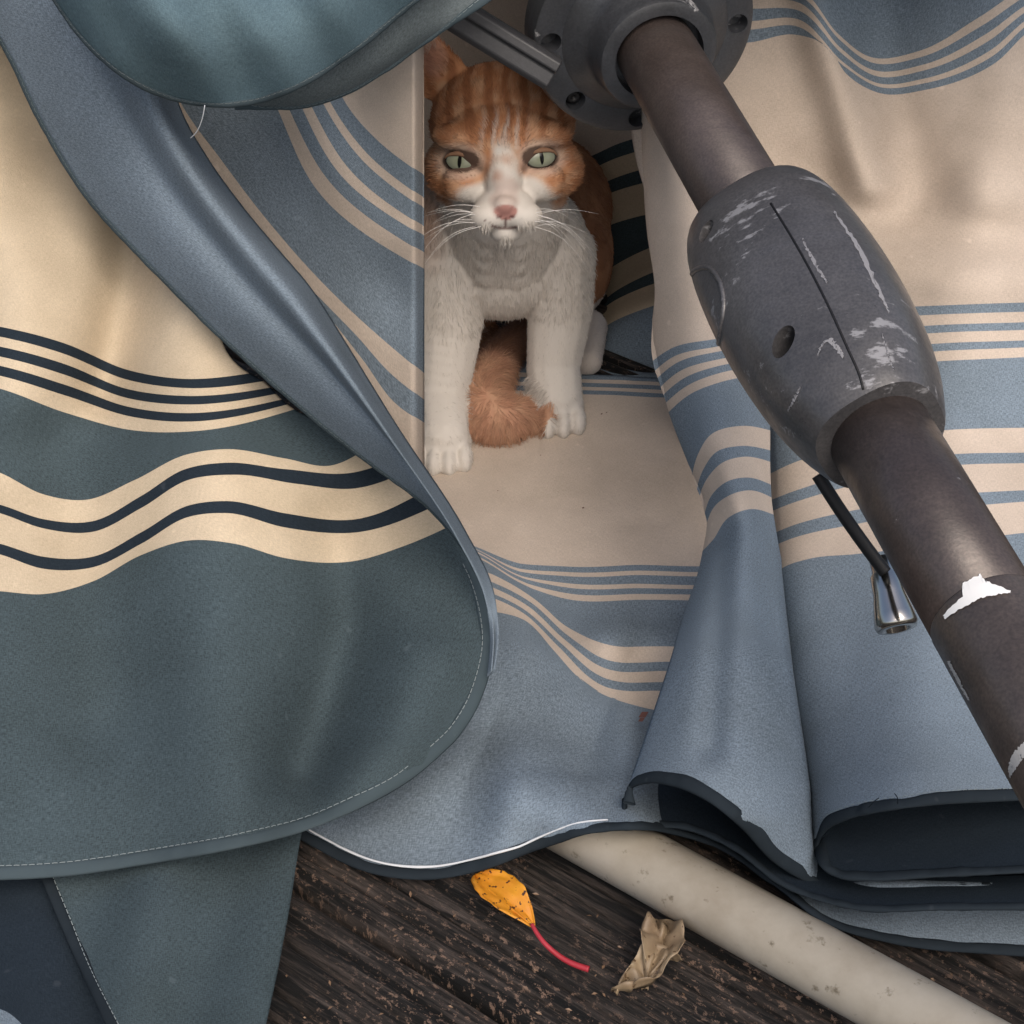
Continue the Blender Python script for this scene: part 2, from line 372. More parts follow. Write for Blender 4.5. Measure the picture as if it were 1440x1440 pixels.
rE2=[R((880,-220),(1100,-230),(1440,-240)),
 R((880,-40),(1055,-48),(1130,-20),(1175,40),(1225,72),(1290,62),(1370,15),(1450,-40)),
 R((880,-32),(1055,-38),(1130,-12),(1178,50),(1226,82),(1292,73),(1375,27),(1450,-22)),
 R((880,-22),(1055,-20),(1130,-2),(1180,58),(1228,90),(1293,82),(1380,38),(1450,-8)),
 R((880,0),(1055,0),(1125,5),(1182,70),(1230,101),(1295,93),(1385,50),(1450,4)),
 R((880,12),(1055,14),(1124,16),(1184,78),(1232,109),(1296,101),(1388,60),(1450,13)),
 R((880,30),(1055,32),(1122,28),(1186,90),(1233,119),(1298,112),(1392,72),(1450,24)),
 R((880,44),(1055,44),(1120,38),(1188,96),(1234,124),(1300,118),(1395,80),(1450,32)),
 R((880,62),(1055,62),(1118,50),(1160,64),(1190,106),(1235,133),(1302,127),(1398,90),(1450,42)),
 R((890,200),(1080,170),(1200,195),(1440,210)),
 R((930,330),(1100,330),(1250,335),(1440,330)),
 R((980,450),(1150,440),(1285,432),(1440,425)),
 R((980,465),(1150,455),(1285,445),(1440,438)),
 R((980,481),(1150,471),(1285,460),(1440,453)),
 R((980,493),(1150,483),(1285,471),(1440,464)),
 R((980,507),(1150,498),(1285,486),(1440,479)),
 R((980,518),(1150,509),(1285,497),(1440,489)),
 R((980,532),(1150,523),(1285,511),(1440,503)),
 R((1000,690),(1060,676),(1120,650),(1200,625),(1320,606),(1440,602)),
 R((1000,726),(1060,712),(1120,690),(1200,665),(1330,640),(1440,637)),
 R((1000,742),(1060,728),(1120,706),(1200,682),(1340,655),(1440,652)),
 R((1000,770),(1060,760),(1120,738),(1200,718),(1340,696),(1440,690)),
 R((1000,788),(1060,778),(1120,756),(1200,738),(1350,714),(1440,706)),
 R((1020,860),(1070,835),(1100,800),(1140,786),(1200,780),(1350,762),(1440,750)),
 R((1030,960),(1090,940),(1200,930),(1440,920)),
 R((1060,1060),(1115,1055),(1250,1040),(1440,1030)),
 R((1146,1204),(1149,1188),(1160,1168),(1187,1153),(1235,1141),(1300,1132),(1400,1126),(1500,1122))]
PE2=patch("right_canopy_drape",rE2,list('BBCBCBCBCCCBCBCBCBCBCBCBBB')[:len(rE2)-1],dE2,nu=170,step=7,seed=21,wr=.003,wf=11)
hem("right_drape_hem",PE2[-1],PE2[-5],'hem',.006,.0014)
def dE1(x,y):
    Y=smooth_ip(y,[(-50,.10),(200,.05),(350,.02),(480,0),(600,-.045),(720,-.085),(900,-.16),(1000,-.205),(1110,-.25),(1260,-.285),(1400,-.3)])
    xl=ip(y,[(100,900),(300,908),(480,920),(600,945),(700,990),(760,992),(870,960),(1000,920),(1130,878),(1300,840)])
    xr=xcrease(y)
    t=np.clip((x-xl)/(xr-xl),-.1,1.25)
    Y=Y-.034*np.clip(np.sin(np.clip(t,0,1)*math.pi),0,1)**.75*ip(y,[(200,.7),(500,.7),(700,1),(1150,.8),(1250,.1)])
    Y=Y+.07*ss(x-xr,-2,16)*ip(y,[(500,0),(560,1),(1120,1),(1170,.75),(1215,.30),(1245,.0)])
    Y=Y+fold(x,y,[(1020,740),(1010,900),(1000,1050)],22,.006)
    return Y
rE1=[[(903,-150),(950,-160),(1010,-170)],
 [(903,60),(950,50),(990,40)],
 [(904,210),(950,200),(1020,190)],
 [(911,330),(970,320),(1050,310)],
 [(921,400),(940,395),(1000,380),(1070,375)],
 [(918,508),(945,490),(1000,478),(1080,470)],
 [(921,522),(948,502),(1002,489),(1080,481)],
 [(925,532),(952,511),(1004,496),(1080,488)],
 [(929,545),(956,523),(1006,507),(1080,499)],
 [(933,556),(960,534),(1008,516),(1080,507)],
 [(937,567),(964,545),(1010,526),(1080,516)],
 [(941,580),(968,557),(1014,538),(1080,527)],
 [(974,668),(982,640),(1000,612),(1040,600),(1082,606)],
 [(980,688),(990,660),(1008,636),(1040,628),(1082,634)],
 [(984,697),(996,672),(1015,652),(1045,643),(1082,650)],
 [(992,722),(1002,696),(1022,678),(1050,672),(1083,682)],
 [(995,735),(1006,712),(1028,696),(1055,690),(1084,700)],
 [(989,775),(1003,760),(1025,728),(1055,716),(1087,724)],
 [(962,865),(1000,850),(1050,845),(1098,850),(1130,880)],
 [(925,985),(970,965),(1040,970),(1112,985),(1170,1040),(1300,1120),(1600,1130)],
 [(895,1075),(935,1055),(1000,1070),(1090,1110),(1160,1160),(1300,1200),(1600,1190)],
 [(877,1128),(884,1110),(905,1101),(945,1104),(990,1122),(1040,1160),(1090,1212),(1150,1246),(1230,1258),(1330,1252),(1440,1249),(1640,1240)]]
PE1=patch("right_canopy_fold",rE1,list('CCCCCBCBCBCBCBCBCBBBB')[:len(rE1)-1],dE1,nu=190,step=6,seed=31,wr=.0016)
hem("right_fold_hem",PE1[-1],PE1[-5],'hem',.006,.0014,stitch=False)
# lower lips (underside of the doubled cloth)
lip1=[(878,1128,-.250),(880,1147,-.252),(905,1160,-.253),(960,1164,-.255),(1030,1192,-.268),(1100,1244,-.288),(1200,1277,-.300),(1330,1278,-.300),(1640,1274,-.30)]
bk1=[(882,1120,-.235),(905,1092,-.21),(940,1080,-.205),(990,1090,-.205),(1060,1130,-.22),(1120,1190,-.25),(1220,1230,-.27),(1340,1230,-.27),(1640,1220,-.27)]
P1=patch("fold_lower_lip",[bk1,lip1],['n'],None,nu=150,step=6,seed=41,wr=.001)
hem("fold_lip_hem",P1[-1],P1[-4],'hem',.005,.0013,stitch=False)
lip2=[(1147,1196,-.264),(1152,1214,-.278),(1175,1231,-.285),(1225,1237,-.289),(1300,1233,-.289),(1440,1226,-.288),(1640,1214,-.287)]
bk2=[(1150,1186,-.258),(1165,1150,-.240),(1200,1110,-.222),(1260,1090,-.212),(1330,1080,-.205),(1440,1080,-.205),(1640,1070,-.205)]
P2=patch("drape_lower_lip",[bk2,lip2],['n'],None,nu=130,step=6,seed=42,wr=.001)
hem("drape_lip_hem",P2[-1],P2[-4],'hem',.006,.0013,stitch=False)
# bottom-left hanging cloth
rBL=[[(30,1150),(200,1140),(435,1120)],[(60,1235),(220,1215),(421,1190)],[(95,1320),(250,1310),(405,1290)],[(150,1440),(270,1440),(374,1440)],[(230,1600),(300,1600),(335,1600)]]
PL=patch("lower_left_panel",rBL,['b']*4,None,nu=70,step=8,lift=lambda x,y:.010+.012*np.sin((x-60)/360*math.pi).clip(0,1)+.004*np.sin(x*.035+y*.01),seed=51)
hem("lower_left_hem",PL[:,0],PL[:,4],'hem',.005,.0012)
rBM=[[(-260,1150),(-100,1150),(140,1150)],[(-260,1300),(-60,1290),(160,1290)],[(-260,1420),(-60,1410),(10,1425),(60,1470),(200,1480)],[(-260,1600),(0,1600),(200,1600)]]
PM=patch("lower_left_inner_panel",rBM,['n','n','B'],None,nu=60,step=8,lift=lambda x,y:.0045+.003*np.sin(x*.03),seed=52)

# ------------------------------------------------------------------ METAL
def metal(name,col,rough=.42,scr=.5,met=.0,scale=1.,wear=(.50,.50,.51)):
    m,nt,b=newmat(name); tc=N(nt,"ShaderNodeTexCoord")
    a=noise_tex(nt,tc.outputs["Object"],30*scale,6,.65,(1,1,1)); dd=noise_tex(nt,tc.outputs["Object"],85*scale,5,.7,(.35,1.4,.8))
    mm=N(nt,"ShaderNodeMath",operation='MULTIPLY'); nt.links.new(a.outputs[0],mm.inputs[0]); nt.links.new(dd.outputs[0],mm.inputs[1])
    r=ramp(nt,mm.outputs[0],[(0,(0,0,0)),(.375-.03*scr,(0,0,0)),(.415-.03*scr,(.7,.7,.7))])
    s=noise_tex(nt,tc.outputs["Object"],900,2,.5)
    sr=ramp(nt,s.outputs[0],[(.3,(.78,.78,.78)),(.7,(1.26,1.24,1.22))])
    c=mix(nt,col,sr.outputs[0],1.0,'MULTIPLY')
    st=noise_tex(nt,tc.outputs["Object"],12,6,.7); rs=ramp(nt,st.outputs[0],[(.35,(.7,.68,.66)),(.65,(1.3,1.27,1.23))])
    c=mix(nt,c,rs.outputs[0],1.0,'MULTIPLY')
    c=mix(nt,c,wear,r.outputs[0])
    nt.links.new(c,b.inputs["Base Color"]); b.inputs["Metallic"].default_value=met
    rr=ramp(nt,dd.outputs[0],[(.3,(rough-.08,)*3),(.7,(rough+.14,)*3)]); nt.links.new(rr.outputs[0],b.inputs["Roughness"])
    b.inputs["Specular IOR Level"].default_value=.8
    bump(nt,b,s.outputs[0],.12,.0004)
    return m
mPole=metal("bronze_powdercoat",(.072,.058,.055),.36,-.4,.3)
mPoleL=metal("bronze_powdercoat_worn",(.102,.084,.077),.40,.0,.3)
mHub=metal("grey_plastic_hub",(.036,.040,.048),.38,0.1)
mRib=metal("dark_rib_paint",(.018,.019,.023),.55,-3)
mJoint=metal("grey_plastic_joint",(.080,.081,.088),.34,1.45,.15,1.25,(.36,.36,.375))
mDark,_,b_=newmat("black_recess"); b_.inputs["Base Color"].default_value=(.006,.006,.007,1); b_.inputs["Roughness"].default_value=.6
mChrome,_,b_=newmat("chrome"); b_.inputs["Base Color"].default_value=(.55,.53,.50,1); b_.inputs["Metallic"].default_value=1; b_.inputs["Roughness"].default_value=.18
mWhite,nt_,b_=newmat("white_mark"); b_.inputs["Base Color"].default_value=(.88,.88,.86,1); b_.inputs["Roughness"].default_value=.5

s_ax=lambda s:(930+.504*s,85+.864*s)
def dep(s): return 1/(1.157+.000526*s)
def A(s): x,y=s_ax(s); return at_d(x,y,dep(s))
a0=A(0.);a1=A(900.); ax=(a1-a0)/np.linalg.norm(a1-a0)
def SA(s): return float((A(float(s))-a0)@ax)   # axial metres from a traced station
mid=(a0+a1)/2; e1=(C-mid); e1-=ax*(e1@ax); e1/=np.linalg.norm(e1); e2=np.cross(ax,e1)
RP=.019
def lathe(name,prof,mat,seg=72,sq=None,parent=umb,cap=True,o=a0,axis=ax,u=e1,w=e2):
    V=[];Fc=[]
    for s,r in prof:
        for j in range(seg):
            t=2*math.pi*j/seg; c,sn=math.cos(t),math.sin(t); rr=r
            if sq: rr=r/((abs(c)**sq+abs(sn)**sq)**(1/sq))
            V.append(o+axis*s+(u*c+w*sn)*rr)
    n=len(prof)
    for i in range(n-1):
        for j in range(seg): Fc.append((i*seg+j,i*seg+(j+1)%seg,(i+1)*seg+(j+1)%seg,(i+1)*seg+j))
    if cap: Fc.append(tuple(range(seg))[::-1]); Fc.append(tuple((n-1)*seg+j for j in range(seg)))
    ob=mesh_obj(name,V,Fc,mat,parent)
    return ob
def boolean(ob,cutters):
    for c in cutters:
        m=ob.modifiers.new("b","BOOLEAN"); m.object=c; m.operation='DIFFERENCE'; m.solver='EXACT'
    dg=bpy.context.evaluated_depsgraph_get(); me=bpy.data.meshes.new_from_object(ob.evaluated_get(dg))
    ob.modifiers.clear(); ob.data=me
    for c in cutters: bpy.data.objects.remove(c)
    bm=bmesh.new(); bm.from_mesh(me)
    for e in bm.edges:
        if len(e.link_faces)==2 and e.calc_face_angle(0)>math.radians(32): e.smooth=False
    for f in bm.faces: f.smooth=True
    bm.to_mesh(me); bm.free()
def perp(a):
    u=np.cross(a,[0,0,1.]); u/=np.linalg.norm(u); return u,np.cross(a,u)
# main tube
S1=SA(300);S2=SA(600);S3=SA(1900)
lathe("pole_upper",[(-.16,RP*.98),(-.01,RP*.98),(S1+.02,RP*.98)],mPole)
low1=lathe("pole_lower",[(S2-.03,RP),(SA(960),RP)],mPole)
low=lathe("pole_lower_sleeve",[(SA(904),RP*.97),(SA(904),RP*1.006),(SA(906),RP*1.013),(S3,RP*1.013)],mPoleL)
# hub : flanged disc with bolt holes and collar
z0=-.030
hub=lathe("hub",[(z0-.02,.034),(z0-.018,.050),(z0-.014,.0545),(z0-.002,.0555),(z0+.003,.054),(z0+.0045,.0515),(z0+.0045,.041),(z0+.006,.0395),(z0+.010,.0325),(z0+.014,.0300),(z0+.024,.0290),(z0+.0265,.0278),(z0+.0275,.0255),(z0+.0275,.0215),(z0+.020,.0212)],mHub,96)
cut=[]
for i in range(8):
    t=2*math.pi*i/8+.25; p=a0+ax*(z0-.004)+(e1*math.cos(t)+e2*math.sin(t))*.0462
    cut.append(lathe("cut",[(0,.0050),(.03,.0050)],mDark,24,o=p,axis=ax))
boolean(hub,cut)
for i in range(8):
    t=2*math.pi*i/8+.25
    if i%2==0:
        p=a0+ax*(z0-.003)+(e1*math.cos(t)+e2*math.sin(t))*.0462
        lathe("hub_screw_%d"%i,[(0,.0036),(.0035,.0036),(.0045,.0028),(.0045,.0012),(.003,.001)],mChrome if i==4 else mDark,18,o=p,axis=ax)
# joint housing
j0=SA(268);j1=SA(612);Lj=j1-j0
pr=[(0,.0245),(.012,.0272),(.04,.0300),(.09,.0324),(.18,.0345),(.32,.0360),(.48,.0364),(.62,.0355),(.76,.0332),(.87,.0300),(.94,.0270),(.98,.0250),(1,.0236)]
P_=spline([(a*100,b*1000) for a,b in pr],46)
prs=[(j0,.0200)]+[(j0+Lj*a/100,b/1000) for a,b in P_]+[(j1,.0200)]
joint=lathe("joint_housing",prs,mJoint,96,sq=2.6)
bpy.context.view_layer.update()
def bvh(ob):
    return BVHTree.FromObject(ob,bpy.context.evaluated_depsgraph_get())
T=bvh(joint)
def hit(px,py,T_=None):
    d=Vector(sight(px,py)).normalized(); best=None
    for tr in (T_ if isinstance(T_,(list,tuple)) else [T_ or T]):
        h=tr.ray_cast(Vector(C),d)
        if h[0] and (best is None or h[3]<best[3]): best=h
    if best is None: return None,None
    n=np.array(best[1]); n=n if n@np.array(d)<0 else -n
    return np.array(best[0]),n
cut=[]
for px,py,r,l in ((1101,480,.0043,.0045),(992,325,.0036,.003)):
    p,n=hit(px,py)
    if p is None: continue
    u=ax-n*(ax@n); u/=np.linalg.norm(u); ang=math.radians(-55); w=np.cross(n,u); u2=u*math.cos(ang)+w*math.sin(ang); w2=np.cross(n,u2)
    V=[];Fc=[];seg=28
    for dpt in (-.012,.012):
        for j in range(seg):
            t=2*math.pi*j/seg; V.append(p+n*dpt+u2*(math.cos(t)*(r+l*.5))+w2*math.sin(t)*r)
    for j in range(seg): Fc.append((j,(j+1)%seg,seg+(j+1)%seg,seg+j))
    Fc.append(tuple(range(seg))[::-1]);Fc.append(tuple(range(seg,2*seg)))
    cut.append(mesh_obj("cut",V,Fc,mDark))
if cut: boolean(joint,cut)
T=bvh(joint)
def tube(name,pts,r,mat,parent=umb,seg=10,taper=None,n=60):
    pts=np.array(pts,float)
    P=spline(np.c_[pts],n) if len(pts)>2 else np.linspace(pts[0],pts[-1],n)
    V=[];Fc=[]
    for i in range(n):
        t=P[min(i+1,n-1)]-P[max(i-1,0)]; t/=np.linalg.norm(t)+1e-9; u,w=perp(t)
        rr=r if taper is None else r*taper(i/(n-1))
        for j in range(seg):
            a=2*math.pi*j/seg; V.append(P[i]+(u*math.cos(a)+w*math.sin(a))*rr)
    for i in range(n-1):
        for j in range(seg): Fc.append((i*seg+j,i*seg+(j+1)%seg,(i+1)*seg+(j+1)%seg,(i+1)*seg+j))
    Fc.append(tuple(range(seg))[::-1]);Fc.append(tuple((n-1)*seg+j for j in range(seg)))
    return mesh_obj(name,V,Fc,mat,parent)
def surf_line(name,pl,r,mat,off=-.0001,n=70,T_=None,taper=None):
    L2=spline(pl,n); pts=[]
    for x,y in L2:
        p,nn=hit(x,y,T_)
        if p is not None: pts.append(p+nn*off)
    if len(pts)>5: tube(name,pts,r,mat,n=n,seg=8,taper=taper)
surf_line("joint_seam",[(1084,286),(1120,345),(1160,420),(1192,490),(1210,532),(1214,548)],.0005,mDark)
surf_line("joint_recess_rim",[(985,470),(970,432),(968,400),(978,380),(995,376),(1010,392),(1018,425),(1014,460),(1010,490)],.0011,mJoint,.0)
mScr,_,b_=newmat("scuffed_plastic"); b_.inputs["Base Color"].default_value=(.25,.25,.265,1); b_.inputs["Roughness"].default_value=.7
mScr2,_,b_=newmat("scuffed_paint"); b_.inputs["Base Color"].default_value=(.5,.49,.47,1); b_.inputs["Roughness"].default_value=.6
Tl=bvh(low); Tl1=bvh(low1)
def decal(name,up,lo,m,T_,lin=False,jit=1.6,off=.0002):
    if lin:
        def pl(Q): Q=np.array(Q,float); u=np.linspace(0,len(Q)-1,48); return np.stack([np.interp(u,range(len(Q)),Q[:,0]),np.interp(u,range(len(Q)),Q[:,1])],-1)
        up_=pl(up);lo_=pl(lo)
    else: up_=spline(up,48);lo_=spline(lo,48)
    V=[];Fc=[];k=7;last=None
    for i in range(48):
        for j in range(k):
            q=up_[i]+(lo_[i]-up_[i])*j/(k-1); q=q+jit*np.array([noise.noise(Vector((i*.45,j*.3,3.))),noise.noise(Vector((i*.45,j*.3,8.)))])*1.6
            p,nn=hit(q[0],q[1],T_)
            if p is None:
                if last is None: return
                p,nn=last
            last=(p,nn); V.append(p+nn*off)
    for i in range(47):
        for j in range(k-1): Fc.append((i*k+j,i*k+j+1,(i+1)*k+j+1,(i+1)*k+j))
    mesh_obj(name,V,Fc,m,umb)
decal("pole_wear_mark",[(1327,866),(1340,852),(1354,840),(1354,821),(1365,816),(1378,808),(1386,818),(1402,824),(1420,832)],[(1330,871),(1344,861),(1358,853),(1368,848),(1376,843),(1386,840),(1397,838),(1408,836),(1421,835)],mWhite,[Tl1,Tl],lin=True,off=.0004)  # irregular white patch laid on the pole by the sleeve edge
decal("pole_wear_mark_b",[(1418,1085),(1424,1062),(1436,1048),(1448,1037)],[(1421,1094),(1431,1078),(1440,1066),(1450,1056)],mScr2,[Tl])
decal("pole_wear_mark_c",[(1332,930),(1345,955),(1362,985)],[(1336,929),(1350,955),(1364,984)],mScr2,[Tl])
sc=[([(1128,336),(1145,368),(1163,398)],4),([(1172,298),(1205,345),(1228,392),(1250,440)],5),([(1108,578),(1118,560),(1125,545)],5),([(1150,500),(1163,478),(1186,502)],9),([(1240,470),(1256,520)],3)]
for i,(pl_,wd) in enumerate(sc):
    up=[(x-wd*.5*(1 if 0<k<len(pl_)-1 else .2),y+wd*.3) for k,(x,y) in enumerate(pl_)]; lo=[(x+wd*.5*(1 if 0<k<len(pl_)-1 else .2),y-wd*.3) for k,(x,y) in enumerate(pl_)]
    decal("joint_scuff_%d"%i,up,lo,mScr,T,jit=2.2,off=.00015)
# strap and chrome crank end below pole
tube("joint_strap",[at_d(1150,668,.72),at_d(1180,715,.72),at_d(1215,765,.72),at_d(1245,805,.72)],.0026,mDark)
cr0=at_d(1238,785,.73);cr1=at_d(1262,885,.72); cax=(cr1-cr0)/np.linalg.norm(cr1-cr0);u_,w_=perp(cax); ll=float(np.linalg.norm(cr1-cr0))
lathe("crank_end",[(0,.003),(0,.0045),(ll*.2,.0045),(ll*.25,.0058),(ll*.5,.0062),(ll*.8,.0080),(ll*.93,.0085),(ll*.99,.0078),(ll,.006),(ll,.0048),(ll*.8,.0045)],mChrome,36,o=cr0,axis=cax,u=u_,w=w_)
# ribs / strut from hub
def bar(name,p,q,wd,hd,mat,upv):
    p=np.array(p);q=np.array(q);t=(q-p)/np.linalg.norm(q-p); v=upv-t*(upv@t); v/=np.linalg.norm(v); w=np.cross(t,v)
    V=[];pf=[(-1,-1),(1,-1),(1,.7),(.75,1),(.2,1),(.1,.8),(-.75,.8),(-1,.6)]
    for c in (p,q):
        for a,b in pf: V.append(c+w*a*wd+v*b*hd)
    Fc=[(j,(j+1)%8,8+(j+1)%8,8+j) for j in range(8)]+[tuple(range(8))[::-1],tuple(range(8,16))]
    o=mesh_obj(name,V,Fc,mat,umb,False); bv=o.modifiers.new("b","BEVEL"); bv.width=.0008; bv.segments=2; return o
hc=a0+ax*(z0-.01)
tocam=C-hc; tocam/=np.linalg.norm(tocam)
bar("canopy_rib",at_y(778,104,.02),at_y(560,-30,.03),.0080,.009,mRib,tocam)
bar("canopy_rib_b",hc+np.array([.0,.01,.045]),at_y(760,-300,.08),.0085,.012,mRib,tocam)
bar("canopy_rib_c",hc+np.array([.04,.01,.02]),at_y(1300,-160,.22),.0085,.012,mRib,tocam)

# ------------------------------------------------------------------ PIPE
m,nt,b=newmat("weathered_white_pvc"); tc=N(nt,"ShaderNodeTexCoord")
n1=noise_tex(nt,tc.outputs["Object"],26,6,.65); r=ramp(nt,n1.outputs[0],[(.3,(.38,.325,.25)),(.55,(.49,.44,.355)),(.75,(.55,.50,.42))])
n2=noise_tex(nt,tc.outputs["Object"],130,4,.65); r2=ramp(nt,n2.outputs[0],[(.28,(.45,.42,.37)),(.38,(1,1,1))]); nt.links.new(mix(nt,r.outputs[0],r2.outputs[0],1.0,'MULTIPLY'),b.inputs["Base Color"]); b.inputs["Roughness"].default_value=.55; bump(nt,b,n2.outputs[0],.15,.001)
uu,ww=perp(pdir)
pl=1.2
lathe("plastic_pipe",[(0,.011),(0,.0135),(.001,.0145),(pl,.0145),(pl,.012)],m,48,parent=None,o=pA,axis=pdir,u=uu,w=ww)

# ------------------------------------------------------------------ DECK + GROUND
m,nt,b=newmat("weathered_deck_wood"); tc=N(nt,"ShaderNodeTexCoord")
at=N(nt,"ShaderNodeAttribute",attribute_name="rnd"); 
va=N(nt,"ShaderNodeVectorMath",operation='ADD'); nt.links.new(tc.outputs["Object"],va.inputs[0]); nt.links.new(at.outputs["Vector"],va.inputs[1])
g1=noise_tex(nt,va.outputs[0],1,8,.72,(22,330,60)); g2=noise_tex(nt,va.outputs[0],1,5,.65,(8,150,20)); g3=noise_tex(nt,va.outputs[0],1,6,.78,(260,480,90)); g4=noise_tex(nt,va.outputs[0],9,4,.6)
c1=ramp(nt,g1.outputs[0],[(.41,(.004,.0035,.003)),(.48,(.032,.026,.023)),(.57,(.078,.063,.056)),(.70,(.18,.150,.135))])
c2=ramp(nt,g2.outputs[0],[(.42,(.04,.037,.035)),(.46,(.85,.83,.81)),(.7,(1.25,1.2,1.15))])
c=mix(nt,c1.outputs[0],c2.outputs[0],1.0,'MULTIPLY')
fl=ramp(nt,g3.outputs[0],[(.56,(0,0,0)),(.59,(.85,.85,.85))]); fl2=ramp(nt,g4.outputs[0],[(.45,(0,0,0)),(.60,(1,1,1))])
flm=mix(nt,fl.outputs[0],fl2.outputs[0],1.0,'MULTIPLY')
c=mix(nt,c,(.38,.25,.18),flm); nt.links.new(c,b.inputs["Base Color"]); b.inputs["Roughness"].default_value=.75
sm=N(nt,"ShaderNodeMath",operation='ADD'); nt.links.new(g1.outputs[0],sm.inputs[0]); nt.links.new(g2.outputs[0],sm.inputs[1]); bump(nt,b,sm.outputs[0],1.0,.008)
mDeck=m
V=[];Fc=[];rv=[]
bw=.138;gap=.006
for i in range(-12,13):
    y0=i*(bw+gap)+.03; ng=13
    xs=np.linspace(-2.,2.,3)
    prof=[(y0,-.03),(y0,-.004)]
    dep_=rng.uniform(.2,1.8,ng+1)
    for g in range(ng*6+1):
        t=g/(ng*6); yy=y0+.002+(bw-.004)*t; q=(t*ng)%1; gi=int(round(t*ng))
        prof.append((yy,-.0030*dep_[gi]*math.exp(-((min(q,1-q))/.14)**2)))
    prof+=[(y0+bw,-.004),(y0+bw,-.03)]
    off=rng.uniform(-5,5,3); nn=len(prof)
    for a,b in zip(xs[:-1],xs[1:]):
        k=len(V)
        for x in (a,b):
            for yy,zz in prof: V.append((x,yy,zz)); rv.append(off)
        for j in range(nn-1): Fc.append((k+j,k+nn+j,k+nn+j+1,k+j+1))
    Fc.append(tuple(k+nn+j for j in range(nn))[::-1])
deck=mesh_obj("wooden_deck",V,Fc,mDeck,None,False)
a_=deck.data.attributes.new("rnd",'FLOAT_VECTOR','POINT'); a_.data.foreach_set("vector",np.array(rv,float).ravel())
deck.rotation_euler=(0,0,math.radians(-37)); deck.location=(0,0,-.001)
m,nt,b=newmat("soil"); tc=N(nt,"ShaderNodeTexCoord"); n1=noise_tex(nt,tc.outputs["Object"],3,8,.7); r=ramp(nt,n1.outputs[0],[(.35,(.02,.025,.012)),(.65,(.07,.075,.035))]); nt.links.new(r.outputs[0],b.inputs["Base Color"]); b.inputs["Roughness"].default_value=.95
mesh_obj("ground",[(-150,-150,-.25),(150,-150,-.25),(150,150,-.25),(-150,150,-.25)],[(0,1,2,3)],m,None,False)

# ------------------------------------------------------------------ LEAVES
def leafmat(name,c1,c2,spots,spotcol,sc=420):
    m,nt,b=newmat(name); tc=N(nt,"ShaderNodeTexCoord"); n1=noise_tex(nt,tc.outputs["Object"],60,4,.6)
    r=ramp(nt,n1.outputs[0],[(.35,c1),(.65,c2)]); n2=noise_tex(nt,tc.outputs["Object"],sc,2,.5); r2=ramp(nt,n2.outputs[0],[(spots,(0,0,0)),(spots+.03,(1,1,1))])
    nt.links.new(mix(nt,r.outputs[0],spotcol,r2.outputs[0]),b.inputs["Base Color"]); b.inputs["Roughness"].default_value=.5; bump(nt,b,n1.outputs[0],.4,.001); return m
mY=leafmat("yellow_leaf",(.56,.19,.012),(.70,.31,.02),.62,(.06,.02,.01),480); mBr=leafmat("dry_leaf",(.20,.14,.085),(.34,.26,.165),.64,(.10,.06,.03)); mR=leafmat("red_stem",(.35,.02,.03),(.45,.04,.06),.9,(.3,.02,.02))
def leaf(name,p0,p1,wd,mat,curl,crumple=0,seed=0,base=.004,n=40,k=17,bend=0.,ripple=.0):
    p0=at_z(*p0,base);p1=at_z(*p1,base);d=p1-p0;Ln=np.linalg.norm(d);d/=Ln;s=np.array([-d[1],d[0],0])
    V=[];Fc=[]
    for i in range(n):
        t=i/(n-1); w=wd*(math.sin(math.pi*t**.8)**.75)*(1+.10*noise.noise(Vector((t*9,seed,0))))+1e-5
        for j in range(k):
            q=-1+2*j/(k-1)
            P=p0+d*Ln*t+s*(q*w+bend*math.sin(math.pi*t)); z=curl*abs(q)**1.4*w*1.2+.003*math.sin(math.pi*t)+ripple*noise.noise(Vector((t*4,q*2,seed+3.)))
            if crumple:
                z+=crumple*abs(noise.noise(Vector((t*2.2+seed,q*1.2,1.)))+.3*noise.noise(Vector((t*6+seed,q*3,3.))))*2; P=P+s*crumple*noise.noise(Vector((t*2.5,q*1.2,seed)))*1.2+d*crumple*noise.noise(Vector((t*3,q*1.5,seed+9)))*.8
            V.append(P+np.array([0,0,z]))
    for i in range(n-1):
        for j in range(k-1): Fc.append((i*k+j,i*k+j+1,(i+1)*k+j+1,(i+1)*k+j))
    o=mesh_obj(name,V,Fc,mat,None); o.modifiers.new("t","SOLIDIFY").thickness=.0003; return o
ly=leaf("yellow_autumn_leaf",(668,1232),(752,1306),.0088,mY,.35,ripple=.0025)
st=tube("stem",[at_z(748,1300,.008),at_z(762,1322,.007),at_z(795,1350,.004),at_z(828,1363,.004)],.0009,mR,parent=ly,taper=lambda t:1+.5*t)
tube("midrib",[at_z(672,1236,.0052),at_z(712,1272,.0078),at_z(748,1301,.0062)],.0004,mY,parent=ly)
leaf("dry_brown_leaf",(926,1296),(905,1392),.0085,mBr,.9,.0035,5,bend=.004,ripple=.004)
o=leaf("dry_brown_leaf.001",(955,1352),(866,1400),.0070,mBr,.8,.004,9,base=.003,ripple=.004)
V=[];Fc=[]
for i in range(90):
    x=rng.uniform(350,1420);y=rng.uniform(1180,1470); p=at_z(x,y,.0012); sz=rng.uniform(.0003,.0010); a=rng.uniform(0,6.28)
    u=np.array([math.cos(a),math.sin(a),.2])*sz*rng.uniform(1,2.0); w=np.array([-math.sin(a),math.cos(a),.1])*sz*.7; k=len(V)
    V+=[p-u,p+w,p+u,p-w+np.array([0,0,.0005])]; Fc.append((k,k+1,k+2,k+3))
mLit=leafmat("litter",(.14,.08,.045),(.28,.18,.11),.7,(.1,.06,.03))
mesh_obj("deck_litter",V,Fc,mLit,None,False)
